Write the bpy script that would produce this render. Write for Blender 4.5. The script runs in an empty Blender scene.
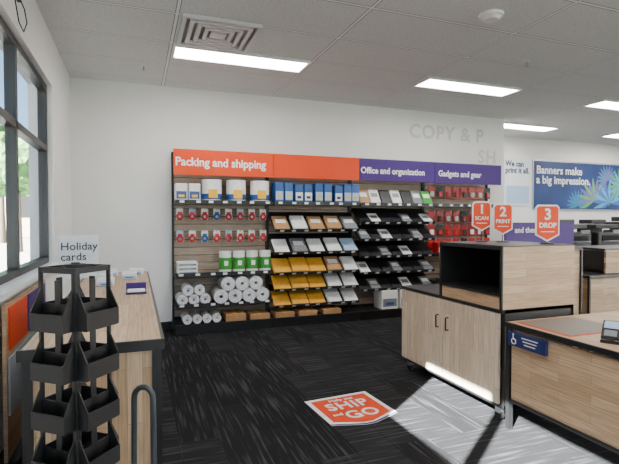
import bpy, math, random
from mathutils import Vector, Matrix, Euler
random.seed(7)
R=math.radians
COL=bpy.context.scene.collection
# ---------------------------------------------------------------- materials
MC={}
def nt(name):
    m=bpy.data.materials.new(name); m.use_nodes=True
    n=m.node_tree.nodes; l=m.node_tree.links
    return m,n,l,n['Principled BSDF']
def mat(name,col,rough=0.5,metal=0.0,var=0.06,scale=30,emit=None,es=1.0,bump=0.0,spec=None):
    if name in MC: return MC[name]
    m,n,l,b=nt(name)
    t=n.new('ShaderNodeTexCoord'); nz=n.new('ShaderNodeTexNoise'); nz.inputs['Scale'].default_value=scale
    l.new(t.outputs['Object'],nz.inputs['Vector'])
    cr=n.new('ShaderNodeValToRGB')
    cr.color_ramp.elements[0].color=(*[max(0,c*(1-var)) for c in col],1)
    cr.color_ramp.elements[1].color=(*[min(1,c*(1+var)) for c in col],1)
    cr.color_ramp.elements[0].position=.3; cr.color_ramp.elements[1].position=.7
    l.new(nz.outputs['Fac'],cr.inputs['Fac']); l.new(cr.outputs['Color'],b.inputs['Base Color'])
    b.inputs['Roughness'].default_value=rough; b.inputs['Metallic'].default_value=metal
    if spec is not None: b.inputs['Specular IOR Level'].default_value=spec
    if emit:
        b.inputs['Emission Color'].default_value=(*emit,1); b.inputs['Emission Strength'].default_value=es
    if bump:
        bp=n.new('ShaderNodeBump'); bp.inputs['Strength'].default_value=bump
        l.new(nz.outputs['Fac'],bp.inputs['Height']); l.new(bp.outputs['Normal'],b.inputs['Normal'])
    MC[name]=m; return m
def mathn(n,l,op,a,b=None):
    x=n.new('ShaderNodeMath'); x.operation=op
    for i,v in enumerate([a,b]):
        if v is None: continue
        if isinstance(v,(int,float)): x.inputs[i].default_value=v
        else: l.new(v,x.inputs[i])
    return x.outputs[0]
def wood(name,ax,c1=(.47,.31,.18),c2=(.63,.45,.29),row=.055,rough=.45):
    """ax: pair of axis names used as (length, across)"""
    if name in MC: return MC[name]
    m,n,l,b=nt(name)
    t=n.new('ShaderNodeTexCoord'); s=n.new('ShaderNodeSeparateXYZ'); l.new(t.outputs['Object'],s.inputs[0])
    c=n.new('ShaderNodeCombineXYZ'); l.new(s.outputs[ax[0]],c.inputs[0]); l.new(s.outputs[ax[1]],c.inputs[1])
    br=n.new('ShaderNodeTexBrick'); l.new(c.outputs[0],br.inputs['Vector'])
    br.inputs['Scale'].default_value=1; br.inputs['Brick Width'].default_value=.42; br.inputs['Row Height'].default_value=row
    br.inputs['Mortar Size'].default_value=.0008; br.inputs['Mortar'].default_value=(*[x*.55 for x in c1],1)
    br.inputs['Color1'].default_value=(*c1,1); br.inputs['Color2'].default_value=(*c2,1)
    mp=n.new('ShaderNodeMapping'); mp.inputs['Scale'].default_value=(5,110,1); l.new(c.outputs[0],mp.inputs[0])
    nz=n.new('ShaderNodeTexNoise'); nz.inputs['Scale'].default_value=1; nz.inputs['Detail'].default_value=4; l.new(mp.outputs[0],nz.inputs['Vector'])
    mx=n.new('ShaderNodeMix'); mx.data_type='RGBA'; mx.blend_type='MULTIPLY'; mx.inputs[0].default_value=.6
    cr=n.new('ShaderNodeValToRGB'); cr.color_ramp.elements[0].color=(.42,.37,.33,1); cr.color_ramp.elements[1].color=(1.0,1.0,1.0,1)
    cr.color_ramp.elements[0].position=.3; cr.color_ramp.elements[1].position=.62
    l.new(nz.outputs['Fac'],cr.inputs[0]); l.new(br.outputs['Color'],mx.inputs[6]); l.new(cr.outputs[0],mx.inputs[7])
    l.new(mx.outputs[2],b.inputs['Base Color']); b.inputs['Roughness'].default_value=rough
    MC[name]=m; return m
BLACK=mat('black_powder_coat',(.008,.008,.009),.42)
BLACKM=mat('black_matte',(.006,.006,.007),.8)
WHITE=mat('white_plastic',(.80,.80,.79),.4)
PAPER=mat('white_paper',(.80,.80,.79),.6)
GREYM=mat('grey_metal',(.45,.46,.47),.35,.8)
ORANGE=mat('orange_red',(.66,.052,.004),.5,var=.03,spec=.3)
PURPLE=mat('deep_purple',(.040,.011,.135),.5,var=.03,spec=.3)
NAVY=mat('navy_blue',(.010,.022,.11),.4,var=.1)
BLUE=mat('package_blue',(.012,.07,.25),.4)
YELLOW=mat('label_yellow',(.80,.44,.01),.5)
GREEN=mat('label_green',(.03,.30,.03),.45)
RED=mat('blister_red',(.46,.010,.010),.4)
KRAFT=mat('kraft_paper',(.42,.23,.10),.75,var=.12)
MANILA=mat('gold_envelope',(.70,.34,.03),.6,var=.08)
DGREY=mat('dark_cover',(.018,.018,.022),.45)
MGREY=mat('grey_cover',(.18,.19,.21),.5)
PALE=mat('pale_blue_paper',(.36,.49,.67),.5)
WOODF=wood('oak_block_front',('X','Z'))
WOODS=wood('oak_block_side',('Y','Z'))
WOODV=wood('oak_block_upright',('Z','X'))
WOODD=wood('pale_oak_door',('Z','Y'),(.62,.50,.37),(.76,.64,.50))
WOODT=wood('oak_block_top',('Y','X'))
SLAT=wood('greyed_oak_slatwall',('X','Z'),(.36,.28,.21),(.44,.35,.27),.2,.6)
def bubble():
    m,n,l,b=nt('bubble_film'); b.inputs['Roughness'].default_value=.25
    t=n.new('ShaderNodeTexCoord'); v=n.new('ShaderNodeTexVoronoi'); v.inputs['Scale'].default_value=45
    l.new(t.outputs['Object'],v.inputs['Vector']); bp=n.new('ShaderNodeBump'); bp.inputs['Strength'].default_value=.8; bp.inputs['Distance'].default_value=.01; bp.invert=True
    l.new(v.outputs['Distance'],bp.inputs['Height']); l.new(bp.outputs[0],b.inputs['Normal'])
    cr=n.new('ShaderNodeValToRGB'); cr.color_ramp.elements[0].color=(.88,.89,.9,1); cr.color_ramp.elements[1].color=(.55,.57,.6,1)
    l.new(v.outputs['Distance'],cr.inputs[0]); l.new(cr.outputs[0],b.inputs['Base Color'])
    return m
BUB=bubble()
def carpet():
    m,n,l,b=nt('charcoal_plank_carpet'); b.inputs['Roughness'].default_value=.95; b.inputs['Specular IOR Level'].default_value=.1
    t=n.new('ShaderNodeTexCoord'); 
    def streak(rot,sx,sy,lo,hi,seed):
        mp=n.new('ShaderNodeMapping'); mp.inputs['Rotation'].default_value=(0,0,rot); mp.inputs['Scale'].default_value=(sx,sy,1); mp.inputs['Location'].default_value=(seed,seed,seed)
        l.new(t.outputs['Object'],mp.inputs[0])
        nz=n.new('ShaderNodeTexNoise'); nz.inputs['Scale'].default_value=1; nz.inputs['Detail'].default_value=2; l.new(mp.outputs[0],nz.inputs['Vector'])
        r=n.new('ShaderNodeMapRange'); r.inputs[1].default_value=lo; r.inputs[2].default_value=hi; l.new(nz.outputs['Fac'],r.inputs[0]); return r.outputs[0]
    sY=streak(0,48,2.2,.52,.72,0); sX=streak(0,2.2,48,.52,.72,5)
    mp=n.new('ShaderNodeMapping'); mp.inputs['Rotation'].default_value=(0,0,R(90)); l.new(t.outputs['Object'],mp.inputs[0])
    br=n.new('ShaderNodeTexBrick'); l.new(mp.outputs[0],br.inputs[0]); br.inputs['Scale'].default_value=1
    br.inputs['Brick Width'].default_value=1.0; br.inputs['Row Height'].default_value=.25; br.inputs['Mortar Size'].default_value=.002
    br.inputs['Color1'].default_value=(0,0,0,1); br.inputs['Color2'].default_value=(1,1,1,1); br.inputs['Mortar'].default_value=(0,0,0,1)
    sel=n.new('ShaderNodeMapRange'); sel.inputs[1].default_value=.55; sel.inputs[2].default_value=.75; l.new(br.outputs['Color'],sel.inputs[0])
    mx=n.new('ShaderNodeMix'); mx.data_type='FLOAT'; l.new(sel.outputs[0],mx.inputs[0]); l.new(sY,mx.inputs[2]); l.new(sX,mx.inputs[3])
    base=n.new('ShaderNodeMix'); base.data_type='RGBA'; base.inputs[6].default_value=(.009,.009,.010,1); base.inputs[7].default_value=(.017,.017,.019,1); l.new(br.outputs['Color'],base.inputs[0])
    c=n.new('ShaderNodeMix'); c.data_type='RGBA'; c.inputs[7].default_value=(.055,.055,.059,1); l.new(base.outputs[2],c.inputs[6]); l.new(mx.outputs[0],c.inputs[0])
    l.new(c.outputs[2],b.inputs['Base Color'])
    fn=n.new('ShaderNodeTexNoise'); fn.inputs['Scale'].default_value=260; l.new(t.outputs['Object'],fn.inputs['Vector'])
    bp=n.new('ShaderNodeBump'); bp.inputs['Strength'].default_value=.5; bp.inputs['Distance'].default_value=.004; l.new(fn.outputs['Fac'],bp.inputs['Height']); l.new(bp.outputs[0],b.inputs['Normal'])
    return m
def ceilmat():
    m,n,l,b=nt('acoustic_tile_grid'); b.inputs['Roughness'].default_value=.9
    t=n.new('ShaderNodeTexCoord'); s=n.new('ShaderNodeSeparateXYZ'); l.new(t.outputs['Object'],s.inputs[0])
    def line(o,off,per,w):
        a=mathn(n,l,'SUBTRACT',o,off); a=mathn(n,l,'DIVIDE',a,per); a=mathn(n,l,'ADD',a,100.5); a=mathn(n,l,'FRACT',a); a=mathn(n,l,'SUBTRACT',a,.5); a=mathn(n,l,'ABSOLUTE',a)
        return mathn(n,l,'LESS_THAN',a,w/per)
    g=mathn(n,l,'MAXIMUM',line(s.outputs[0],1.07-.7325,1.465,.012),line(s.outputs[1],4.70,.66,.012))
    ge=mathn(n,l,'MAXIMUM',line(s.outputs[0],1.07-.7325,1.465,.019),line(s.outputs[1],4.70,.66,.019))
    nz=n.new('ShaderNodeTexNoise'); nz.inputs['Scale'].default_value=90; nz.inputs['Detail'].default_value=3; l.new(t.outputs['Object'],nz.inputs['Vector'])
    cr=n.new('ShaderNodeValToRGB'); cr.color_ramp.elements[0].color=(.50,.50,.495,1); cr.color_ramp.elements[1].color=(.72,.72,.71,1); cr.color_ramp.elements[0].position=.3; cr.color_ramp.elements[1].position=.5
    l.new(nz.outputs['Fac'],cr.inputs[0])
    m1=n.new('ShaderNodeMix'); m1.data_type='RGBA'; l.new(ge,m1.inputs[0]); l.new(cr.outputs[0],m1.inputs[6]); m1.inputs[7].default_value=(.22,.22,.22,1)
    m2=n.new('ShaderNodeMix'); m2.data_type='RGBA'; l.new(g,m2.inputs[0]); l.new(m1.outputs[2],m2.inputs[6]); m2.inputs[7].default_value=(.85,.85,.84,1)
    l.new(m2.outputs[2],b.inputs['Base Color']); return m
def brickmat():
    m,n,l,b=nt('dark_brick'); b.inputs['Roughness'].default_value=.85
    t=n.new('ShaderNodeTexCoord'); s=n.new('ShaderNodeSeparateXYZ'); l.new(t.outputs['Object'],s.inputs[0])
    c=n.new('ShaderNodeCombineXYZ'); l.new(mathn(n,l,'ADD',s.outputs[0],s.outputs[1]),c.inputs[0]); l.new(s.outputs[2],c.inputs[1])
    br=n.new('ShaderNodeTexBrick'); l.new(c.outputs[0],br.inputs[0]); br.inputs['Scale'].default_value=1; br.inputs['Brick Width'].default_value=.22; br.inputs['Row Height'].default_value=.075; br.inputs['Mortar Size'].default_value=.006
    br.inputs['Color1'].default_value=(.10,.03,.022,1); br.inputs['Color2'].default_value=(.16,.055,.038,1); br.inputs['Mortar'].default_value=(.2,.17,.15,1)
    l.new(br.outputs[0],b.inputs['Base Color']); return m
def glassmat():
    m=bpy.data.materials.new('window_glass'); m.use_nodes=True; n=m.node_tree.nodes; l=m.node_tree.links; n.clear()
    o=n.new('ShaderNodeOutputMaterial'); a=n.new('ShaderNodeBsdfTransparent'); g=n.new('ShaderNodeBsdfGlossy'); g.inputs['Roughness'].default_value=.02
    a.inputs[0].default_value=(.9,.94,.95,1)
    x=n.new('ShaderNodeMixShader'); x.inputs[0].default_value=.04; l.new(a.outputs[0],x.inputs[1]); l.new(g.outputs[0],x.inputs[2]); l.new(x.outputs[0],o.inputs[0]); return m
CARPET=carpet(); CEIL=ceilmat(); BRICK=brickmat(); GLASS=glassmat()
WALL=mat('warm_white_paint',(.82,.81,.79),.85,var=.015,scale=3)
LAMP=mat('lit_diffuser',(.9,.9,.9),.5,emit=(1,.97,.92),es=32)

# ---------------------------------------------------------------- mesh builder
class MB:
    def __init__(s): s.v=[]; s.f=[]; s.mi=[]; s.ms=[]; s.sm=[]
    def m(s,mt):
        if mt not in s.ms: s.ms.append(mt)
        return s.ms.index(mt)
    def add(s,vs,fs,mt,M=None,smooth=False):
        o=len(s.v); k=s.m(mt)
        for v in vs:
            v=Vector(v); s.v.append(tuple(M@v) if M else tuple(v))
        for f in fs: s.f.append(tuple(o+i for i in f)); s.mi.append(k); s.sm.append(smooth)
        return s
    def box(s,c,d,mt,M=None,ch=0.0):
        x,y,z=[a/2 for a in d]
        if ch>0:
            ch=min(ch,x*.9,y*.9,z*.9)
            import bmesh
            bm=bmesh.new(); bmesh.ops.create_cube(bm,size=1)
            for v in bm.verts: v.co=Vector((v.co.x*2*x,v.co.y*2*y,v.co.z*2*z))
            bmesh.ops.bevel(bm,geom=list(bm.edges),offset=ch,segments=1,affect='EDGES')
            vs=[Vector(v.co)+Vector(c) for v in bm.verts]; bm.verts.index_update()
            fs=[[v.index for v in f.verts] for f in bm.faces]; bm.free()
            return s.add(vs,fs,mt,M)
        vs=[(c[0]+a*x,c[1]+b*y,c[2]+e*z) for a in(-1,1) for b in(-1,1) for e in(-1,1)]
        fs=[(0,1,3,2),(4,6,7,5),(0,4,5,1),(2,3,7,6),(0,2,6,4),(1,5,7,3)]
        return s.add(vs,fs,mt,M)
    def cyl(s,c,r,h,mt,axis='Z',n=20,r2=None,M=None,inner=0):
        r2=r if r2 is None else r2
        A={'Z':Matrix.Identity(3),'X':Matrix.Rotation(R(90),3,'Y'),'Y':Matrix.Rotation(R(-90),3,'X')}[axis]
        vs=[];fs=[]
        rings=[(r,-h/2),(r2,h/2)]
        if inner: rings+=[(inner,h/2),(inner,-h/2)]
        for rr,z in rings:
            for i in range(n):
                a=2*math.pi*i/n; vs.append(A@Vector((rr*math.cos(a),rr*math.sin(a),z))+Vector(c))
        K=len(rings)
        for k in range(K-1 if not inner else K):
            k2=(k+1)%K
            for i in range(n):
                j=(i+1)%n; fs.append((k*n+i,k*n+j,k2*n+j,k2*n+i))
        if not inner:
            fs.append(tuple(range(n-1,-1,-1))); fs.append(tuple(range(n,2*n)))
        return s.add(vs,fs,mt,M)
    def torus(s,c,r,t,mt,axis='Y',n=20,k=8,M=None):
        A={'Z':Matrix.Identity(3),'X':Matrix.Rotation(R(90),3,'Y'),'Y':Matrix.Rotation(R(-90),3,'X')}[axis]
        vs=[];fs=[]
        for i in range(n):
            a=2*math.pi*i/n
            for j in range(k):
                b=2*math.pi*j/k; q=r+t*math.cos(b); vs.append(A@Vector((q*math.cos(a),q*math.sin(a),t*math.sin(b)))+Vector(c))
        for i in range(n):
            for j in range(k):
                fs.append((i*k+j,((i+1)%n)*k+j,((i+1)%n)*k+(j+1)%k,i*k+(j+1)%k))
        return s.add(vs,fs,mt,M,True)
    def tube(s,pts,r,mt,k=10,M=None):
        pts=[Vector(p) for p in pts]; vs=[];fs=[]; up=None
        for i,p in enumerate(pts):
            t=(pts[min(i+1,len(pts)-1)]-pts[max(i-1,0)]).normalized()
            if up is None: up=t.orthogonal().normalized()
            else: up=(up-t*up.dot(t)).normalized()
            q=t.cross(up)
            for j in range(k):
                b=2*math.pi*j/k; vs.append(p+r*(math.cos(b)*up+math.sin(b)*q))
        for i in range(len(pts)-1):
            for j in range(k): fs.append((i*k+j,(i+1)*k+j,(i+1)*k+(j+1)%k,i*k+(j+1)%k))
        fs.append(tuple(range(k))); fs.append(tuple((len(pts)-1)*k+j for j in range(k-1,-1,-1)))
        return s.add(vs,fs,mt,M,True)
    def poly(s,pts,mt,th=.002,M=None):
        n=len(pts); vs=[(x,0,z) for x,z in pts]+[(x,th,z) for x,z in pts]
        fs=[tuple(range(n)),tuple(range(2*n-1,n-1,-1))]+[(i,n+i,n+(i+1)%n,(i+1)%n) for i in range(n)]
        return s.add(vs,fs,mt,M)
    def obj(s,name,loc=(0,0,0),parent=None,rot=(0,0,0),**kw):
        me=bpy.data.meshes.new(name); me.from_pydata(s.v,[],s.f)
        for q in s.ms: me.materials.append(q)
        for i,p in enumerate(me.polygons): p.material_index=s.mi[i]; p.use_smooth=s.sm[i]
        me.update()
        import bmesh
        bm=bmesh.new(); bm.from_mesh(me); bmesh.ops.recalc_face_normals(bm,faces=bm.faces); bm.to_mesh(me); bm.free()
        o=bpy.data.objects.new(name,me); COL.objects.link(o); o.location=loc; o.rotation_euler=rot
        if parent: o.parent=parent
        for k,v in kw.items(): o[k]=v
        return o
def thing(name,loc,label,cat,rot=(0,0,0),**kw):
    o=bpy.data.objects.new(name,None); o.empty_display_size=.1; COL.objects.link(o); o.location=loc; o.rotation_euler=rot
    o['label']=label; o['category']=cat
    for k,v in kw.items(): o[k]=v
    return o
def text(body,size,mt,parent,loc,rot=(R(90),0,0),align='LEFT',bold=.012,name='lettering',space=1.0,ls=1.0,sx=1.0,**kw):
    cu=bpy.data.curves.new(name,'FONT'); cu.body=body; cu.size=size; cu.align_x=align; cu.offset=bold*size; cu.extrude=.001
    cu.space_character=space; cu.space_line=ls; cu.resolution_u=3
    o=bpy.data.objects.new('tmp',cu); COL.objects.link(o)
    me=bpy.data.meshes.new_from_object(o); bpy.data.objects.remove(o)
    if sx!=1:
        for v in me.vertices: v.co.x*=sx
    me.materials.clear(); me.materials.append(mt)
    t=bpy.data.objects.new(name,me); COL.objects.link(t); t.location=loc; t.rotation_euler=rot
    if parent: t.parent=parent
    for k,v in kw.items(): t[k]=v
    return t
def clone(o,loc=None,rot=None,parent=None,**kw):
    c=o.copy(); COL.objects.link(c)
    if loc is not None: c.location=loc
    if rot is not None: c.rotation_euler=rot
    if parent is not None: c.parent=parent
    for k,v in kw.items(): c[k]=v
    for ch in o.children: clone(ch,parent=c)
    return c
def drop(objs):
    for o in objs:
        for ch in list(o.children): bpy.data.objects.remove(ch)
        bpy.data.objects.remove(o)
def struct(mb,name,**kw): return mb.obj(name,kind='structure',**kw)

# ---------------------------------------------------------------- room
LX=-.72; RX=11.0; BY=6.24; FARY=7.5; FRY=-3.0; H=3.12; CH=1.4
struct(MB().box(((LX+RX)/2,2.4,-.05),(RX-LX+.6,11,.1),CARPET),'floor')
struct(MB().box(((LX+RX)/2,2.4,H+.05),(RX-LX+.6,11,.1),CEIL),'ceiling')
struct(MB().box(((LX-.2+5.84)/2,BY+.7,H/2),(5.84-LX+.2,1.4,H),WALL),'wall_back')
struct(MB().box(((5.84+RX+.2)/2,FARY+.1,H/2),(RX+.2-5.84,.2,H),WALL),'wall_alcove')
struct(MB().box((RX+.1,2.25,H/2),(.2,10.5,H),WALL),'wall_right')
w=MB(); T=.2; xc=LX-T/2
O1=(1.75,4.94,1.01,2.66); O2=(-.75,1.15,1.92,2.78)
def lw(y0,y1,z0,z1): w.box((xc,(y0+y1)/2,(z0+z1)/2),(T,y1-y0,z1-z0),WALL)
lw(FRY,O2[0],0,H); lw(O2[0],O2[1],0,O2[2]); lw(O2[0],O2[1],O2[3],H); lw(O2[1],O1[0],0,H)
lw(O1[0],O1[1],0,O1[2]); lw(O1[0],O1[1],O1[3],H); lw(O1[1],BY,0,H)
struct(w,'wall_left')
f=MB()
f.box(((LX+RX)/2,FRY-.1,.15),(RX-LX,.2,.3),WALL); f.box(((LX+RX)/2,FRY-.1,2.96),(RX-LX,.2,.32),WALL)
for x in (-.6,2.2,5,7.9,10.8): f.box((x,FRY-.1,1.55),(.25,.2,2.5),WALL)
struct(f,'wall_front')
def window(name,y0,y1,z0,z1,vs,hs,fx):
    m=MB(); d=.07; fw=.055
    m.box((fx,(y0+y1)/2,z0+fw/2),(d,y1-y0,fw),BLACK); m.box((fx,(y0+y1)/2,z1-fw/2),(d,y1-y0,fw),BLACK)
    m.box((fx,y0+fw/2,(z0+z1)/2),(d,fw,z1-z0),BLACK); m.box((fx,y1-fw/2,(z0+z1)/2),(d,fw,z1-z0),BLACK)
    for v in vs: m.box((fx,v,(z0+z1)/2),(d,fw,z1-z0),BLACK)
    for h in hs: m.box((fx,(y0+y1)/2,h),(d,y1-y0,fw),BLACK)
    m.box((fx,(y0+y1)/2,(z0+z1)/2),(.006,y1-y0-.02,z1-z0-.02),GLASS)
    return struct(m,name)
window('window_1',O1[0],O1[1],O1[2],O1[3],[2.6,3.75],[2.07],LX-.08)
window('unseen_sun_window',O2[0],O2[1],O2[2],O2[3],[.25],[],LX-.08)  # unseen opening, added and sized to land the sun patch by the counter
struct(MB().box((LX-.005,(O1[0]+O1[1])/2,O1[2]-.012),(.14,O1[1]-O1[0],.03),WHITE),'trim_1')
struct(MB().box(((LX+.43)/2,BY-.008,.05),(.43-LX,.016,.1),BLACK),'baseboard_back')
struct(MB().box((LX+.008,1.6,.05),(.016,9.2,.1),BLACK),'baseboard_left')

# ---------------------------------------------------------------- outside
gm=mat('grey_pavement',(.36,.35,.33),.9,var=.1)
struct(MB().box((-14,16,-.12),(26,60,.1),gm),'ground_outside')
b=MB(); b.box((-7.4,3.0,4.5),(1.2,12.1,9.2),BRICK)  # unseen building, placed to keep direct sun out of the main window
for yy in (0,2.6,5.2,7.6):
    for zz in (1.6,4.6): b.box((-6.79,yy,zz),(.04,1.2,1.6),BLACK)
bb=b.obj('sun_block_building'); bb['label']='dark brick building outside, out of view, added to block the sun'; bb['category']='building'
p=MB().box((0,0,2.2),(.36,.5,4.4),BRICK).box((0,0,.15),(.46,.6,.4),mat('stone_cap',(.4,.38,.35),.8)).box((0,0,4.4),(.46,.6,.12),MC['stone_cap']).obj('brick_pillar',(-1.36,8.6,-.05))
p['label']='dark red brick pillar on the pavement outside the window'; p['category']='pillar'
leaf=mat('tree_leaves',(.07,.17,.04),.8,var=.5,scale=4)
bark=mat('tree_bark',(.10,.07,.05),.9,var=.3)
import bmesh
def tree(loc,s):
    t=thing('tree',loc,'leafy green street tree outside the window','tree',group='street trees')
    MB().cyl((0,0,1.3*s),.16*s,2.6*s,bark,r2=.09*s).obj('trunk',parent=t)
    me=bpy.data.meshes.new('foliage'); bm=bmesh.new()
    for i in range(9):
        c=Vector((random.uniform(-1,1)*s,random.uniform(-1,1)*s,(3.0+random.uniform(-.5,1.4))*s))
        g=bmesh.ops.create_icosphere(bm,subdivisions=3,radius=random.uniform(.6,.9)*s)
        for v in g['verts']: v.co=v.co*(1+random.uniform(-.16,.16))+c
    bm.to_mesh(me); bm.free(); me.materials.append(leaf)
    o=bpy.data.objects.new('foliage',me); COL.objects.link(o); o.parent=t
tree((-5.2,25.5,-.07),1.1); tree((-8.3,36,-.07),1.5)
cb=MB().box((-2,46,3),(40,2,6),mat('distant_building',(.45,.36,.28),.9))
for i in range(12): cb.box((-18+i*3,44.98,2.6),(1.5,.06,1.8),BLACK)
cb=cb.obj('distant_building'); cb['label']='low tan building across the street'; cb['category']='building'

# ---------------------------------------------------------------- ceiling fittings
def troffer(x,y):
    t=thing('ceiling_light',(x,y,H),'long recessed white fluorescent ceiling light with lit diffuser','ceiling light',group='recessed ceiling lights')
    m=MB(); L=1.42;W=.36
    m.box((0,-W/2+.0125,-.012),(L,.025,.024),WHITE); m.box((0,W/2-.0125,-.012),(L,.025,.024),WHITE)
    m.box((-L/2+.0125,0,-.012),(.025,W-.05,.024),WHITE); m.box((L/2-.0125,0,-.012),(.025,W-.05,.024),WHITE)
    m.obj('frame',parent=t)
    MB().box((0,0,-.006),(L-.05,W-.05,.01),LAMP).obj('diffuser',parent=t)
    return t
t0=troffer(1.07,4.9)
for (x,y) in [(4.0,4.9),(6.93,4.9),(9.86,4.9),(6.6,6.6),(9.5,6.6),(1.07,1.6),(4.0,1.6),(6.93,1.6),(9.86,1.6),(1.07,-1.6),(4,-1.6),(6.93,-1.6)]:  # fixtures out of view are added to light the room
    clone(t0,loc=(x,y,H))
al=mat('brushed_aluminium',(.62,.63,.64),.45,.3)
v=thing('air_vent',(.72,4.33,H),'square aluminium louvred ceiling air diffuser','air vent')
m=MB()
for i,s in enumerate((.34,.27,.20,.13)):
    a=s; b2=.035
    for sg in(-1,1):
        m.box((0,sg*(a-b2/2),-.018+i*.002),(2*a,b2,.03),al); m.box((sg*(a-b2/2),0,-.018+i*.002),(b2,2*a-2*b2,.03),al)
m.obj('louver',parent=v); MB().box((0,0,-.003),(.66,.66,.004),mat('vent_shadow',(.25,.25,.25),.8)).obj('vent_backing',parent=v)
MB().box((0,0,-.015),(.14,.14,.02),al,ch=.004).obj('center_plate',parent=v)
s=thing('smoke_detector',(2.79,3.14,H),'round white ceiling smoke detector','smoke detector')
MB().cyl((0,0,-.012),.10,.024,WHITE,n=32).obj('base',parent=s)
MB().cyl((0,0,-.035),.062,.03,WHITE,n=32,r2=.085).cyl((0,0,-.026),.07,.012,MGREY,n=32).obj('cover',parent=s)
def sprinkler(x,y):
    s=MB().cyl((0,0,0),.035,.012,WHITE).cyl((0,0,-.03),.008,.05,GREYM).cyl((0,0,-.056),.022,.004,GREYM).obj('fire_sprinkler',(x,y,H))
    s['label']='small pendent fire sprinkler head'; s['category']='sprinkler'; s['group']='ceiling sprinklers'
sprinkler(3.95,3.9); sprinkler(.1,5.5)
c=thing('door_contact_cable',(LX+.012,3.55,2.86),'black hanging cable loop on the white wall above the window','cable')
MB().box((0,0,0),(.022,.06,.04),BLACK,ch=.004).obj('mount',parent=c)
MB().tube([(.012,0,-.01),(.03,.03,-.06),(.03,.10,-.12),(.02,.05,-.2),(.015,-.06,-.18),(.015,-.14,-.1),(.01,-.2,.02)],.004,BLACK).obj('cable',parent=c)

# ---------------------------------------------------------------- shelving
X0=.434; W=1.255; FY=5.85; BK=6.19
LEV={0:[(1.63,0),(.73,0),(.35,0)],
     1:[(1.63,0),(1.27,38),(.97,38),(.70,38),(.485,38),(.27,38)],
     2:[(1.63,0),(1.37,34),(1.13,34),(.89,34),(.66,34),(.42,34)],
     3:[(1.63,0),(.89,0),(.5,0)]}
HEAD=[('Packing and shipping',ORANGE),('',ORANGE),('Office and organization',PURPLE),('Gadgets and gear',PURPLE)]
units=[]
for i in range(4):
    cx=X0+W*i+W/2
    lab=['black wall shelving unit with orange header holding packing supplies','black wall shelving unit with plain orange header holding mailing envelopes',
         'black wall shelving unit with purple header holding notebooks and folders','black wall shelving unit with purple header and hooks of gadgets'][i]
    u=thing('shelving_unit',(cx,6.0,0),lab,'shelving',group='wall shelving bays'); units.append(u)
    m=MB(); z=.16
    while z<2.22:
        m.box((0,.215,z+.048),(W-.03,.02,.094),SLAT,ch=.004); z+=.1
    m.box((0,.222,1.15),(W-.03,.006,2.1),BLACKM); m.obj('back_panel',parent=u)
    for sx in(-1,1): MB().box((sx*(W/2-.012),.2,1.14),(.024,.05,2.28),BLACK).obj('upright',parent=u)
    MB().box((0,.02,.055),(W-.004,.34,.11),BLACK,ch=.005).box((0,-.005,.12),(W-.004,.36,.02),BLACK).obj('base',parent=u)
    h=MB().box((0,-.11,2.125),(W-.006,.03,.31),HEAD[i][1]).obj('header_sign',parent=u,label=('orange' if i<2 else 'purple')+' header sign panel')
    for sx in(-1,1): MB().box((sx*(W/2-.03),.04,2.1),(.02,.27,.03),BLACK).obj('header_bracket',parent=u)
    if HEAD[i][0]:
        sz=[.145,0,.122,.122][i]
        text(HEAD[i][0],sz,WHITE,h,([-W/2+.02,0,-W/2+.02,-W/2+.06][i],-.127,[2.08,0,2.075,2.075][i]),bold=.025,sx=[.95,0,.92,.93][i])
    for (z,a) in LEV[i]:
        L=.33/math.cos(R(a)) if a else .33
        s=MB().box((0,L/2,-.012),(W-.03,L,.018),BLACK).box((0,-.004,.008),(W-.03,.008,.045),BLACK).obj('shelf',(0,FY-6.0+.005,z),parent=u,rot=(R(a),0,0))
        tm=None
        for k in range(7):
            x=-W/2+.1+k*(W-.2)/6+random.uniform(-.02,.02)
            if tm is None: tm=MB().box((0,0,0),(.055,.002,.028),PAPER).obj('price_tag',(x,-.0095,.008),parent=s)
            else:
                c=tm.copy(); COL.objects.link(c); c.location=(x,-.0095,.008); c.parent=s

def bx(i,f): return X0+W*i+f*W
def pack(name,body,lab1,w,d,h,label,cat,lab2=None):
    o=MB().box((0,0,h/2),(w,d,h),body,ch=.006).obj(name); o['label']=label; o['category']=cat
    MB().box((0,-d/2-.001,h*.35),(w*.86,.003,h*.42),lab1).box((0,-d/2-.003,h*.3),(w*.5,.003,h*.14),lab2 or YELLOW).obj('label_print',parent=o)
    return o
TOPZ=1.642
r0=MB().cyl((0,0,.14),.125,.28,PAPER,n=28,inner=.03).obj('packing_paper_roll'); r0['label']='white upright packing paper roll with blue and yellow label'; r0['category']='packing roll'; r0['group']='packing rolls on the top shelf'
MB().cyl((0,0,.065),.127,.07,BLUE,n=28).box((0,-.125,.10),(.11,.012,.11),YELLOW,ch=.002).obj('label_band',parent=r0)
r0.location=(bx(0,.38),6.0,TOPZ)
for q in(.63,.88): clone(r0,loc=(bx(0,q),6.0,TOPZ))
b0=pack('mailing_box',PAPER,BLUE,.14,.2,.22,'white and blue boxed mailing product','box'); b0['group']='boxed mailers on the top shelf'; b0.location=(bx(0,.075),5.98,TOPZ)
clone(b0,loc=(bx(0,.20),5.98,TOPZ))
def hook(u,x,z,L=.16):
    MB().tube([(x,.205,z),(x,.205-L,z),(x,.205-L-.02,z+.015)],.004,GREYM,k=6).box((x,.203,z),(.03,.006,.03),GREYM).obj('peg_hook',parent=u)
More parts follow.
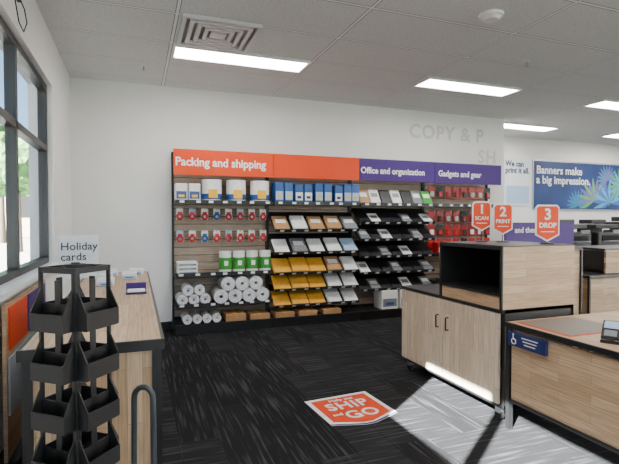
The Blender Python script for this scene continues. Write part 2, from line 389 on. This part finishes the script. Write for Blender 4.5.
def tapepack(c1,c2):
    o=MB().box((0,0,-.06),(.085,.004,.14),c2,ch=.001).obj('tape_dispenser_pack'); o['label']='carded packing tape roll on a peg hook'; o['category']='packing tape'; o['group']='tape packs on hooks'
    MB().torus((0,-.022,-.09),.032,.014,c1,axis='Y',n=16,k=6).box((0,-.022,-.042),(.05,.028,.025),c1,ch=.004).obj('tape_roll',parent=o)
    return o
tp=[tapepack(RED,PAPER),tapepack(RED,PALE),tapepack(BLUE,PAPER)]
for row,z in enumerate((1.55,1.27)):
    for q in range(8):
        x=bx(0,.07+q*.123); hook(units[0],x-units[0].location.x,z)
        clone(tp[[0,1,0,2,0,1,0,0][(q+row)%8]],loc=(x,6.075,z-.004))
drop(tp)
Z=.742
fp=pack('tissue_paper_pack',PAPER,MGREY,.24,.22,.05,'flat white pack of wrapping tissue','paper pack',PALE); fp['group']='tissue packs'; fp.location=(bx(0,.13),5.98,Z)
for i in range(1,3): clone(fp,loc=(bx(0,.13),5.98,Z+i*.051))
g0=MB().cyl((0,0,.135),.077,.27,WHITE,n=24,inner=.02).obj('kraft_roll'); g0['label']='upright white roll with green printed wrap'; g0['category']='wrapping roll'; g0['group']='green labelled rolls'
MB().cyl((0,0,.115),.0785,.15,GREEN,n=24).box((0,-.079,.12),(.05,.004,.06),PAPER).obj('printed_wrap',parent=g0)
g0.location=(bx(0,.51),5.97,Z)
for q in(.65,.79,.93): clone(g0,loc=(bx(0,q),5.97,Z))
def broll(r,L,label,grp):
    o=MB().cyl((0,0,r),r,L,BUB,axis='Y',n=28,inner=r*.22).cyl((0,0,r),r*.8,L+.006,BUB,axis='Y',n=28,inner=r*.6).obj('bubble_wrap_roll')
    o['label']=label; o['category']='bubble wrap'; o['group']=grp; return o
Z=.362
s0=broll(.066,.28,'small clear bubble wrap roll lying on the shelf','small bubble rolls'); s0.location=(bx(0,.075),5.99,Z)
for q,zz in((.185,0),(.295,0),(.13,.117),(.24,.117)): clone(s0,loc=(bx(0,q),5.99,Z+zz))
g1=broll(.088,.3,'large clear bubble wrap roll lying on the shelf','large bubble rolls'); g1.location=(bx(0,.45),5.99,Z)
for q,zz in((.593,0),(.736,0),(.879,0),(.521,.154),(.665,.154),(.808,.154)): clone(g1,loc=(bx(0,q),5.99,Z+zz))
Z=.131
s2=broll(.055,.3,'short white foam roll on the base deck','foam rolls'); s2.location=(bx(0,.12),5.98,Z)
for q in(.215,.31,.405): clone(s2,loc=(bx(0,q),5.98,Z))
def carton(w,d,h,label):
    o=MB().box((0,0,h/2),(w,d,h),KRAFT,ch=.002).obj('flat_carton'); o['label']=label; o['category']='cardboard box'; o['group']='flat cartons on the base deck'
    MB().box((0,0,h+.0006),(.05,d*.98,.0012),MANILA).obj('tape_strip',parent=o); return o
c0=carton(.26,.3,.02,'folded flat brown shipping carton'); c0.location=(bx(0,.60),5.98,Z)
for i in range(1,4): clone(c0,loc=(bx(0,.60),5.98,Z+i*.0225))
for j in(.85,1.12,1.38,1.66):
    for i in range(3): clone(c0,loc=(bx(0,j),5.98,Z+i*.0225))
b1=pack('padded_mailer_box',BLUE,PALE,.115,.18,.27,'upright blue mailer pack with yellow and white label','mailer pack'); b1['group']='blue mailer packs on the top shelf'; b1.location=(bx(1,.07),5.97,TOPZ)
b3=pack('padded_mailer_box',BLUE,PAPER,.115,.18,.25,'upright blue mailer pack with wide white label','mailer pack',NAVY); b3['group']='blue mailer packs on the top shelf'; b3.location=(bx(1,.29),5.97,TOPZ)
clone(b3,loc=(bx(1,.395),5.97,TOPZ)); clone(b3,loc=(bx(1,.75),5.97,TOPZ))
for q in(.175,.52,.625,.86,.955): clone(b1,loc=(bx(1,q),5.97,TOPZ))
def env(w,L,mt,name,label,cat,grp,flap=True,acc=None):
    o=MB().box((0,L/2,.006),(w,L,.012),mt,ch=.004).obj(name); o['label']=label; o['category']=cat; o['group']=grp
    if acc: MB().box((0,L*.6,.0128),(w*.7,L*.3,.0016),acc).obj('printed_label',parent=o)
    elif flap: MB().add([(-w/2+.004,L-.004,.0122),(w/2-.004,L-.004,.0122),(w*.3,L*.68,.0134),(-w*.3,L*.68,.0134)],[(0,1,2,3)],mt).obj('flap',parent=o)
    return o
E={'K':env(.20,.27,KRAFT,'padded_envelope','brown kraft padded envelope leaning on a shelf','envelope','brown padded envelopes',acc=PAPER),
   'W':env(.20,.27,PAPER,'mailing_envelope','white mailing envelope leaning on a shelf','envelope','white envelopes'),
   'Y':env(.23,.27,MANILA,'manila_envelope','golden yellow envelope leaning on a shelf','envelope','yellow envelopes'),
   'D':env(.20,.27,DGREY,'poly_mailer','dark grey poly mailer leaning on a shelf','envelope','dark mailers',acc=PAPER),
   'G':env(.20,.27,MGREY,'poly_mailer','mid grey poly mailer leaning on a shelf','envelope','grey mailers',acc=PAPER),
   'P':env(.20,.27,PALE,'mailing_envelope','pale blue mailing envelope leaning on a shelf','envelope','pale blue envelopes')}
N={'K':env(.155,.235,DGREY,'notebook','black notebook leaning on a shelf','notebook','black notebooks',acc=BLACK),
   'G':env(.155,.235,MGREY,'notebook','grey notebook leaning on a shelf','notebook','grey notebooks',acc=PAPER),
   'W':env(.155,.235,PAPER,'notepad','white notepad leaning on a shelf','notepad','white notepads',acc=MGREY),
   'T':env(.155,.235,GREEN,'folder','green folder leaning on a shelf','folder','coloured folders',acc=PAPER),
   'R':env(.155,.235,KRAFT,'folder','brown folder leaning on a shelf','folder','coloured folders',acc=PAPER)}
def lean(lib,key,x,z,a,n,dy=0):
    ca,sa=math.cos(R(a)),math.sin(R(a))
    for k in range(n):
        off=.001+k*.0125
        y=FY+.013-off*sa+dy; zz=z+off*ca
        clone(lib[key],loc=(x+random.uniform(-.003,.003),y,zz),rot=(R(a),0,random.uniform(-.006,.006)))
rows=[(1.27,'KWKKG',3),(.97,'WGWWP',2),(.70,'YYYKW',3),(.485,'YYYWW',2),(.27,'YYYWW',2)]
for z,keys,n in rows:
    for j,kk in enumerate(keys): lean(E,kk,bx(1,.10+j*.2),z,38,n+(j%2))
for z,keys,n in [(1.37,'KWKKGKW',1),(1.13,'GKWKKGK',2),(.89,'KKGKWKK',1),(.66,'WKKGKKG',2),(.42,'KGKKWKG',1)]:
    for j,kk in enumerate(keys): lean(N,kk,bx(2,.08+j*.14),z,34,n)
for j,kk in enumerate('RWKWKGT'): lean(N,kk,bx(2,.08+j*.14),TOPZ,58,2,.04)
drop(list(E.values())+list(N.values()))
wb=pack('paper_ream_box',PAPER,MGREY,.26,.25,.27,'white and grey carton on the base deck','box',BLUE); wb['group']='paper cartons'; wb.location=(bx(2,.38),5.965,.131); clone(wb,loc=(bx(2,.62),5.965,.131)); clone(wb,loc=(bx(2,.86),5.965,.131))
def blister(c,bm_):
    o=MB().box((0,0,-.08),(.115,.004,.18),c,ch=.001).obj('blister_pack'); o['label']='carded electronic accessory in a blister pack on a hook'; o['category']='blister pack'; o['group']='gadget blister packs'
    MB().box((0,-.014,-.11),(.07,.025,.08),bm_,ch=.008).obj('blister',parent=o); return o
bl=[blister(RED,PAPER),blister(RED,DGREY),blister(RED,RED),blister(DGREY,RED)]
for r_,z in enumerate((1.93,1.55,1.34,1.12)):
    for q in range(8):
        x=bx(3,.07+q*.122); hook(units[3],x-units[3].location.x,z,.14)
        clone(bl[(q*3+r_*2+q//3)%4],loc=(x,6.08,z-.004))
drop(bl)
gb=pack('gadget_box',RED,PAPER,.14,.16,.17,'small red boxed gadget with white label','box',RED); gb['group']='boxed gadgets'; gb.location=(bx(3,.12),5.97,.902)
for q in(.35,.55,.8): clone(gb,loc=(bx(3,q),5.97,.902))

# ---------------------------------------------------------------- painted lettering shadow & posters
fl=mat('painted_shadow_grey',(.60,.595,.58),.85,var=.01)  # shadow of the window signage, painted on the wall as grey text
t=text('COPY & P',.30,fl,None,(3.98,BY-.003,2.70),bold=.025,name='painted_sign_shadow',space=1.12); t['label']='shadow of window lettering painted as grey capitals on the white wall'; t['category']='painted shadow'
t=text('SH',.30,fl,None,(5.30,BY-.003,2.36),bold=.025,name='painted_sign_shadow',space=1.12); t['label']='second line of the window lettering shadow painted in grey on the white wall'; t['category']='painted shadow'
pw=thing('wall_poster',(7.02,FARY-.015,1.72),'pale poster with dark blue lettering on the far wall','poster')
MB().box((.35,0,.48),(.70,.02,.96),mat('poster_pale',(.70,.73,.78),.5)).box((.35,-.012,.22),(.6,.004,.36),PALE).obj('poster_sheet',parent=pw)
text('We can\nprint it all.',.16,NAVY,pw,(.02,-.013,.80),bold=.03,ls=.85,sx=.95)
bn=thing('wall_banner',(7.80,FARY-.02,1.66),'dark blue banner with white lettering and colourful palm leaves','banner')
bg=mat('banner_blue',(.008,.035,.15),.4,var=.35,scale=1.5)
MB().box((1.4,0,.5),(2.8,.02,1.0),bg,ch=.004).box((1.4,.008,.5),(2.86,.02,1.06),GREYM).obj('banner_sheet',parent=bn)
text('Banners make\na big impression.',.23,WHITE,bn,(.05,-.018,.74),bold=.025,ls=.9)
lc=[mat('leaf_teal',(.01,.25,.29),.4),mat('leaf_green',(.10,.40,.12),.4),mat('leaf_blue',(.03,.14,.5),.4),mat('leaf_violet',(.20,.10,.45),.4),mat('leaf_sky',(.08,.38,.58),.4)]
for li,(lx,lz,lr) in enumerate([(1.25,.08,.34),(1.75,.20,.50),(2.2,.15,.5),(2.15,.66,.34),(2.6,.5,.45)]):
    m=MB()
    for a in range(13):
        th=R(-20+a*18+li*9); dx,dz=math.cos(th),math.sin(th); pts=[]
        for tt,ww in((0,.01),(.3,.035),(.6,.045),(.85,.028),(1,0.002)): pts.append((tt*lr,ww*lr*1.8))
        P=[(p,-q) for p,q in pts]+[(p,q) for p,q in reversed(pts)]
        P=[(lx+p*dx-q*dz,lz+p*dz+q*dx) for p,q in P]
        P=[(min(max(x,.02),2.78),min(max(z,.02),.98)) for x,z in P]
        n=len(P); m.add([(x,-.0115-li*.0006-.00003*a,z) for x,z in P],[tuple(range(n))],lc[(li+(a%2)*2)%5])
    m.obj('leaf_print',parent=bn)

# ---------------------------------------------------------------- floor decal
fd=thing('floor_decal',(1.50,3.10,0),'white and orange arrow-shaped floor decal with white lettering','floor decal',rot=(0,0,R(4)))
FLM=Matrix(((1,0,0,0),(0,0,1,0),(0,-1,0,0),(0,0,0,1)))
MB().poly([(-.27,-.19),(-.04,-.27),(.04,-.27),(.27,-.19),(.27,.27),(-.27,.27)],PAPER,.003,M=Matrix.Translation((0,0,.003))@FLM).obj('decal_border',parent=fd)
MB().poly([(-.235,-.15),(-.04,-.235),(.04,-.235),(.235,-.15),(.235,.235),(-.235,.235)],ORANGE,.001,M=Matrix.Translation((0,0,.004))@FLM).obj('decal_panel',parent=fd)
MB().poly([(-.27,-.19),(-.04,-.27),(.04,-.27),(.27,-.19),(.27,-.175),(.04,-.252),(-.04,-.252),(-.27,-.175)],PURPLE,.001,M=Matrix.Translation((0,0,.0042))@FLM).obj('purple_trim',parent=fd)
text('Help me',.06,WHITE,fd,(0,.17,.0045),rot=(0,0,0),align='CENTER',bold=.015)
text('SHIP',.17,WHITE,fd,(0,.025,.0045),rot=(0,0,0),align='CENTER',bold=.022,space=1.08)
text('and',.055,WHITE,fd,(-.15,-.07,.0045),rot=(0,0,0),align='CENTER',bold=.015)
text('GO',.17,WHITE,fd,(.03,-.15,.0045),rot=(0,0,0),align='CENTER',bold=.022,space=1.08)

# ---------------------------------------------------------------- right-hand counter cabinet
KX=2.34
cab=thing('storage_cabinet',(KX,2.50,0),'black-framed rolling cabinet with pale oak doors','cabinet')
D=1.30; Wc=.66; zb=.10; zt=.79
m=MB()
m.box((Wc/2,D/2,zt-.0125),(Wc,D,.025),BLACK); m.box((Wc/2+.01,D/2,zb+.0125),(Wc-.02,D,.025),BLACK)
for y in(.012,D-.012): m.box((Wc/2+.012,y,(zb+zt)/2),(Wc-.024,.024,zt-zb),BLACK)
m.box((Wc-.012,D/2,(zb+zt)/2),(.024,D,zt-zb),BLACK); m.box((.03,D/2,(zb+zt)/2),(.02,.03,zt-zb-.05),BLACK)
m.obj('body',parent=cab)
MB().box((Wc/2,D+.004,(zb+zt)/2),(Wc-.04,.008,zt-zb-.05),WOODF).obj('end_panel',parent=cab)
for j,(y0,y1) in enumerate(((.035,D/2-.004),(D/2+.004,D-.03))):
    dr=MB().box((0,0,0),(.02,y1-y0,zt-zb-.06),WOODD).obj('door',((.010),(y0+y1)/2,(zb+zt)/2),parent=cab)
    hy=(y1-y0)/2-.06 if j==0 else -(y1-y0)/2+.06
    MB().tube([(-.01,hy,.08),(-.035,hy,.08),(-.035,hy,.18),(-.01,hy,.18)],.006,BLACK).obj('handle',parent=dr)
for x in(.06,Wc-.07):
    for y in(.08,D-.08):
        MB().cyl((x,y,.036),.035,.025,BLACKM,axis='X').box((x,y,.072),(.045,.05,.045),GREYM,ch=.004).obj('caster',parent=cab)
bx_=thing('counter_display_box',(KX,2.50,.79),'oak and black open-sided cubby box standing on the cabinet','display box')
BD=.69; BW=.66; BH=.433
MB().box((BW/2,.011,BH/2),(BW,.022,BH),WOODF).obj('front_panel',parent=bx_)
MB().box((BW/2,BD-.011,BH/2),(BW,.022,BH),BLACK).obj('rear_panel',parent=bx_)
MB().box((BW/2,BD/2,BH-.012),(BW,BD-.044,.024),BLACK).box((BW/2,BD/2,BH+.003),(BW+.006,BD+.006,.008),BLACK).obj('top_panel',parent=bx_)
MB().box((BW/2,BD/2,.095),(BW-.02,BD-.044,.02),BLACK).box((BW-.011,BD/2,BH/2),(.022,BD-.05,BH-.03),BLACK).obj('inner_shelf',parent=bx_)
MB().box((.011,BD/2,.043),(.022,BD-.05,.086),WOODS).obj('drawer_front',parent=bx_)
MB().box((-.002,.008,BH/2),(.012,.02,BH),BLACK).box((-.002,BD-.008,BH/2),(.012,.02,BH),BLACK).box((-.002,BD/2,.098),(.012,BD,.016),BLACK).box((-.002,BD/2,BH-.008),(.012,BD,.016),BLACK).obj('edge_trim',parent=bx_)
lc_=thing('low_counter',(KX,1.0,0),'low accessible oak service counter with black edging','counter')
LD=1.47; LW=1.1
MB().box((LW/2,LD/2,.705),(LW,LD,.026),WOODT).obj('countertop',parent=lc_)
MB().box((-.006,LD/2,.705),(.014,LD,.032),BLACK).obj('edge_band',parent=lc_); MB().box((LW+.006,LD/2,.705),(.014,LD,.032),BLACK).obj('edge_band',parent=lc_)
MB().box((.02,LD/2-.02,.44),(.025,LD-.06,.46),WOODS).obj('front_panel',parent=lc_)
MB().box((.012,LD/2-.02,.2),(.03,LD-.06,.02),BLACK).obj('bottom_rail',parent=lc_)
MB().box((.015,LD-.025,.3455),(.035,.03,.691),BLACK).obj('leg',parent=lc_)
for (x,y) in((LW-.03,LD-.03),(LW-.03,.05),(.05,.05)): MB().box((x,y,.3455),(.04,.04,.691),BLACK).obj('leg',parent=lc_)
ms=thing('counter_mat',(2.64,2.22,.718),'grey-brown counter mat with orange border','counter mat')
MB().box((0,0,.0015),(.50,.42,.003),ORANGE).obj('mat_border',parent=ms); MB().box((0,0,.0035),(.475,.395,.002),mat('taupe_mat',(.20,.17,.155),.5)).obj('mat_surface',parent=ms)
sg=thing('accessibility_sign',(KX-.0145,2.27,.625),'small dark blue wheelchair accessibility sign on the counter front','sign')
MB().box((.003,0,0),(.025,.30,.09),NAVY,ch=.001).obj('sign_plate',parent=sg)
wc=MB()
MX=Matrix(((0,1,0,-.011),(-1,0,0,.10),(0,0,1,0),(0,0,0,1)))
wc.torus((0,0,-.012),.018,.003,WHITE,axis='Y',n=16,k=5,M=MX); wc.cyl((-.004,0,.032),.006,.002,WHITE,axis='Y',n=10,M=MX)
wc.box((-.004,0,.014),(.006,.002,.024),WHITE,M=MX).box((.006,0,.001),(.02,.002,.005),WHITE,M=MX).box((.018,0,-.012),(.005,.002,.026),WHITE,M=MX)
wc.obj('wheelchair_symbol',parent=sg)
for j in range(3): MB().box((-.0105,-.03,.022-j*.02),(.001,.13-.02*j,.007),WHITE).obj('text_line',parent=sg)
ct=thing('card_terminal',(2.50,1.84,.718),'small black card payment terminal on a stand','card terminal',rot=(0,0,R(-60)))
MB().box((0,0,.008),(.10,.09,.016),BLACK,ch=.004).box((0,.02,.03),(.03,.03,.05),BLACK).obj('stand',parent=ct)
q=MB().box((0,0,0),(.09,.14,.022),BLACK,ch=.006).obj('terminal_body',(0,0,.068),parent=ct,rot=(R(35),0,0))
MB().box((0,.03,.012),(.072,.055,.002),PALE).obj('screen',parent=q)
MB().box((0,-.035,.012),(.06,.045,.002),MGREY).obj('keypad',parent=q)

def tag(n,wd,loc,w,h,base,rz):
    s=thing('step_sign',loc,f'orange and white tag-shaped sign numbered {n}, {wd.lower()}','sign',rot=(0,0,rz),group='numbered step signs')
    a=w/2; top=base+h
    MB().cyl((0,0.0,.004),.05,.008,BLACK,n=20).cyl((0,.009,base/2+.03),.004,base+.06,BLACK,n=8).obj('stand',parent=s)
    MB().poly([(-a,base+h*.18),(0,base),(a,base+h*.18),(a,top-.02),(a-.02,top),(-a+.02,top),(-a,top-.02)],WHITE,.006).obj('sign_board',parent=s)
    b=a-.010
    MB().poly([(-b,base+h*.18+.006),(0,base+.014),(b,base+h*.18+.006),(b,top-.026),(b-.016,top-.012),(-b+.016,top-.012),(-b,top-.026)],ORANGE,.0015,M=Matrix.Translation((0,-.002,0))).obj('sign_face',parent=s)
    text(str(n),h*.42,WHITE,s,(0,-.004,base+h*.60),align='CENTER',bold=.03)
    text(wd,w*.27,WHITE,s,(0,-.004,base+h*.38),align='CENTER',bold=.03)
    MB().box((0,-.003,base+h*.27),(w*.55,.002,.006),WHITE).obj('text_line',parent=s)
    return s
zt2=1.231
tag(1,'SCAN',(2.66,3.08,zt2),.155,.245,.085,R(-22)); tag(2,'PRINT',(2.74,2.93,zt2),.155,.25,.058,R(-22)); tag(3,'DROP',(2.87,2.62,zt2),.195,.275,.015,R(-12))

def counter(name,x,y,w,d,h,label,top=None):
    c=thing(name,(x,y,0),label,'counter')
    MB().box((w/2,d/2,(h-.03)/2+.04),(w-.04,d-.04,h-.11),WOODF).obj('body',parent=c)
    MB().box((w/2,d/2,.04),(w-.1,d-.1,.08),BLACKM).obj('plinth',parent=c)
    MB().box((w/2,d/2,h-.0175),(w,d,.035),top or BLACK,ch=.004).obj('countertop',parent=c)
    for sx in(0.01,w-.01): MB().box((sx,.012,h/2),(.02,.024,h-.03),BLACK).obj('edge_post',parent=c)
    return c
counter('kiosk_counter',3.12,3.32,.98,.65,1.15,'tall oak kiosk counter with black top')
pp=thing('counter_sign',(3.20,3.40,1.15),'long low purple sign with white lettering on the kiosk counter','sign')
MB().box((.43,0,.13),(.86,.02,.21),PURPLE,ch=.003).obj('sign_panel',parent=pp)
for x in(.2,.7): MB().box((x,.01,.015),(.06,.1,.03),BLACK).obj('foot',parent=pp)
text('and then...',.075,WHITE,pp,(.11,-.012,.14),bold=.02)
counter('work_counter',4.22,3.34,1.9,.62,.86,'oak work counter with black top behind the service desk')
rb=thing('raised_cubby',(4.50,3.38,.861),'raised oak cubby box on the work counter','display box')
MB().box((.6,.011,.12),(1.2,.022,.24),WOODF).obj('front_panel',parent=rb); MB().box((.6,.27,.012),(1.2,.49,.024),BLACK).box((.6,.27,.245),(1.2,.52,.02),BLACK).box((.012,.27,.12),(.024,.48,.22),BLACK).box((1.188,.27,.12),(.024,.48,.22),BLACK).obj('carcass',parent=rb)
counter('copy_counter',4.7,4.25,2.3,.62,1.0,'long counter with black top carrying printers')
def printer(x,y,z,w,h):
    p=thing('printer',(x,y,z),'black desktop multifunction printer with raised scanner lid','printer',group='black printers')
    MB().box((0,0,h*.3),(w,.42,h*.6),BLACK,ch=.012).obj('body',parent=p)
    MB().box((0,0.02,h*.78),(w*.94,.36,h*.14),DGREY,ch=.01).box((0,.1,h*.66),(w*.5,.2,h*.12),BLACK).obj('scanner_lid',parent=p)
    MB().box((0,-.215,h*.42),(w*.7,.012,h*.16),BLACKM).box((0,-.24,h*.33),(w*.55,.09,.012),MGREY).obj('output_tray',parent=p)
    MB().box((w*.22,-.222,h*.62),(w*.34,.016,h*.12),MGREY,ch=.003).obj('control_panel',parent=p)
    MB().box((0,-.212,h*.14),(w*.86,.01,h*.18),DGREY,ch=.003).box((0,-.219,h*.14),(w*.3,.008,h*.04),MGREY).obj('paper_tray',parent=p)
    MB().box((0,.06,h*.93),(w*.6,.2,h*.14),DGREY,ch=.008).obj('document_feeder',parent=p)
    return p
printer(5.28,4.55,1.0,.46,.42); printer(5.86,4.55,1.0,.46,.42); printer(6.5,4.55,1.0,.5,.46)

# ---------------------------------------------------------------- left display table
tb=thing('display_table',(-.145,3.10,0),'oak gondola display table with black frame','table')
TL=2.5; TW=.47; th=.95
MB().box((0,0,th-.015),(TW,TL,.03),WOODT).obj('tabletop',parent=tb)
for sx in(-1,1): MB().box((sx*(TW/2+.004),0,th-.018),(.012,TL+.016,.04),BLACK).obj('edge_band',parent=tb)
for sy in(-1,1): MB().box((0,sy*(TL/2+.004),th-.018),(TW,.012,.04),BLACK).obj('edge_band',parent=tb)
MB().box((0,-TL/2+.03,.48),(TW-.06,.02,.86),WOODV).obj('end_panel',parent=tb)
MB().box((0,TL/2-.03,.48),(TW-.06,.02,.86),WOODV).obj('end_panel',parent=tb)
MB().box((0,0,.5),(.02,TL-.1,.8),WOODS).obj('spine_panel',parent=tb)
for sx in(-1,1):
    for sy in(-1,1): MB().box((sx*(TW/2-.018),sy*(TL/2-.03),.465),(.034,.04,.93),BLACK).obj('leg',parent=tb)
MB().box((0,0,.06),(TW-.08,TL-.08,.06),BLACK).obj('base_shelf',parent=tb)
hs=thing('tabletop_sign',(-.305,2.95,.95),'pale grey upright sign reading Holiday cards in a metal holder','sign',rot=(0,0,R(12)))
MB().box((0,0,.008),(.12,.07,.014),GREYM,ch=.003).cyl((0,.008,.08),.006,.15,GREYM,n=10).obj('holder',parent=hs)
MB().box((0,0,.245),(.21,.008,.25),mat('sign_card_grey',(.52,.56,.60),.5),ch=.003).obj('sign_card',parent=hs)
text('Holiday\ncards',.062,DGREY,hs,(-.095,-.006,.285),bold=.01,ls=.95)
cc=pack('boxed_card_set',PAPER,PALE,.11,.15,.05,'white boxed set of greeting cards lying on the table','card box',BLUE); cc['group']='boxed cards'; cc.location=(-.05,3.9,.951)
for (x,y,r) in((-.2,4.15,.1),(.0,4.15,-.1),(-.22,3.85,.05),(-.2,3.55,0)): clone(cc,loc=(x,y,.951),rot=(0,0,r))
ps=thing('purple_tray',(-.0,3.1,.951),'small dark purple card holder on the table','card holder')
MB().box((0,0,.006),(.12,.14,.012),PURPLE,ch=.003).box((0,.065,.03),(.12,.01,.05),PURPLE).box((0,-.02,.018),(.10,.09,.01),PAPER).obj('tray',parent=ps)
wd=thing('card_display_stand',(LX+.022,3.55,0),'orange and purple card display panel below the window sill','display stand')
MB().box((.04,0,.035),(.08,1.2,.07),BLACK).obj('base',parent=wd)
MB().box((.02,0,.5),(.02,1.2,.88),WOODS).obj('back_board',parent=wd)
MB().box((.036,-.34,.80),(.01,.44,.24),ORANGE,ch=.002).obj('orange_panel',parent=wd)
MB().box((.036,.22,.80),(.01,.60,.24),PURPLE,ch=.002).obj('purple_panel',parent=wd)
MB().box((.036,-.1,.48),(.01,.96,.32),mat('blue_grey_card',(.35,.42,.5),.5),ch=.002).obj('card_panel',parent=wd)

# ---------------------------------------------------------------- black card rack
rk=thing('card_spinner_rack',(-.165,1.50,0),'tall black metal rotating card rack with empty pockets','card rack',rot=(0,0,R(50)))
MB().cyl((0,0,.012),.115,.024,BLACK,n=28).cyl((0,0,.66),.012,1.24,BLACK,n=12).obj('pole',parent=rk)
MB().cyl((0,0,1.265),.03,.02,BLACK,n=16).obj('top_cap',parent=rk)
hs_=.066
for k4 in range(4):
    A=Matrix.Rotation(R(90*k4),4,'Z')
    fr=MB()
    for sx in(-1,1): fr.box((sx*(hs_-.004),-hs_+.004,.69),(.008,.010,1.16),BLACK,M=A)
    for zz in(.13,1.262): fr.box((0,-hs_+.004,zz),(2*hs_,.008,.016),BLACK,M=A)
    fr.box((0,-.03,1.262),(.01,.066,.01),BLACK,M=A)
    fr.obj('side_frame',parent=rk)
    for j in range(8):
        z=.14+j*.137; pk=MB(); ww=hs_-.006
        pk.box((0,-hs_-.016,z),(2*ww,.036,.004),BLACK,M=A)
        pk.box((0,-hs_-.034,z+.024),(2*ww,.003,.048),BLACK,M=A)
        for sx in(-1,1):
            pk.add([(sx*ww,-hs_+.002,z),(sx*ww,-hs_-.034,z),(sx*ww,-hs_-.034,z+.048),(sx*ww,-hs_+.002,z+.115),
                    (sx*(ww-.003),-hs_+.002,z),(sx*(ww-.003),-hs_-.034,z),(sx*(ww-.003),-hs_-.034,z+.048),(sx*(ww-.003),-hs_+.002,z+.115)],
                   [(0,1,2,3),(7,6,5,4),(0,4,5,1),(1,5,6,2),(2,6,7,3),(3,7,4,0)],BLACK,M=A)
        pk.box((0,-hs_+.004,z+.045),(2*ww,.003,.05),BLACK,M=A).box((-.0,-hs_+.004,z+.07),(.02,.003,.13),BLACK,M=A)
        pk.obj('pocket',parent=rk)
hc=thing('folding_cart',(.02,1.66,0),'folded hand cart with grey-black tubular handle','hand cart',rot=(0,0,R(-22)))
pts=[(-.035,0,.09),(-.035,0,.45),(-.032,0,.78)]+[(-.032*math.cos(a),0,.80+.038*math.sin(a)) for a in [R(x) for x in range(0,181,20)]]+[(.032,0,.78),(.035,0,.45),(.035,0,.09)]
MB().tube(pts,.010,mat('dark_grey_tube',(.04,.045,.05),.4)).obj('handle',parent=hc)
MB().box((0,0,.09),(.13,.035,.02),BLACK,ch=.003).box((0,0,.4),(.07,.012,.016),BLACK).obj('frame',parent=hc)
for sx in(-1,1): MB().cyl((sx*.065,0,.04),.04,.02,BLACKM,axis='X').obj('wheel',parent=hc)

# ---------------------------------------------------------------- light
sun=bpy.data.lights.new('sun','SUN'); sun.energy=190; sun.angle=R(.5); sun.color=(1,.96,.89)
so=bpy.data.objects.new('sun',sun); COL.objects.link(so); so.rotation_euler=Vector((.75,.55,-.60)).to_track_quat('-Z','Y').to_euler(); so.location=(-8,-6,8)
wld=bpy.data.worlds.new('sky'); bpy.context.scene.world=wld; wld.use_nodes=True
n=wld.node_tree.nodes; l=wld.node_tree.links; bgN=n['Background']
sk=n.new('ShaderNodeTexSky'); sk.sky_type='HOSEK_WILKIE'
sk.sun_direction=Vector((-.75,-.55,.60)).normalized(); sk.turbidity=3
l.new(sk.outputs[0],bgN.inputs[0]); bgN.inputs[1].default_value=14
cam=bpy.data.cameras.new('camera'); cam.lens=27.04; cam.sensor_width=36; cam.clip_start=.02
co=bpy.data.objects.new('camera',cam); COL.objects.link(co); co.location=(0,0,CH); co.rotation_euler=(R(90-1.36),0,R(-20.5))
bpy.context.scene.camera=co
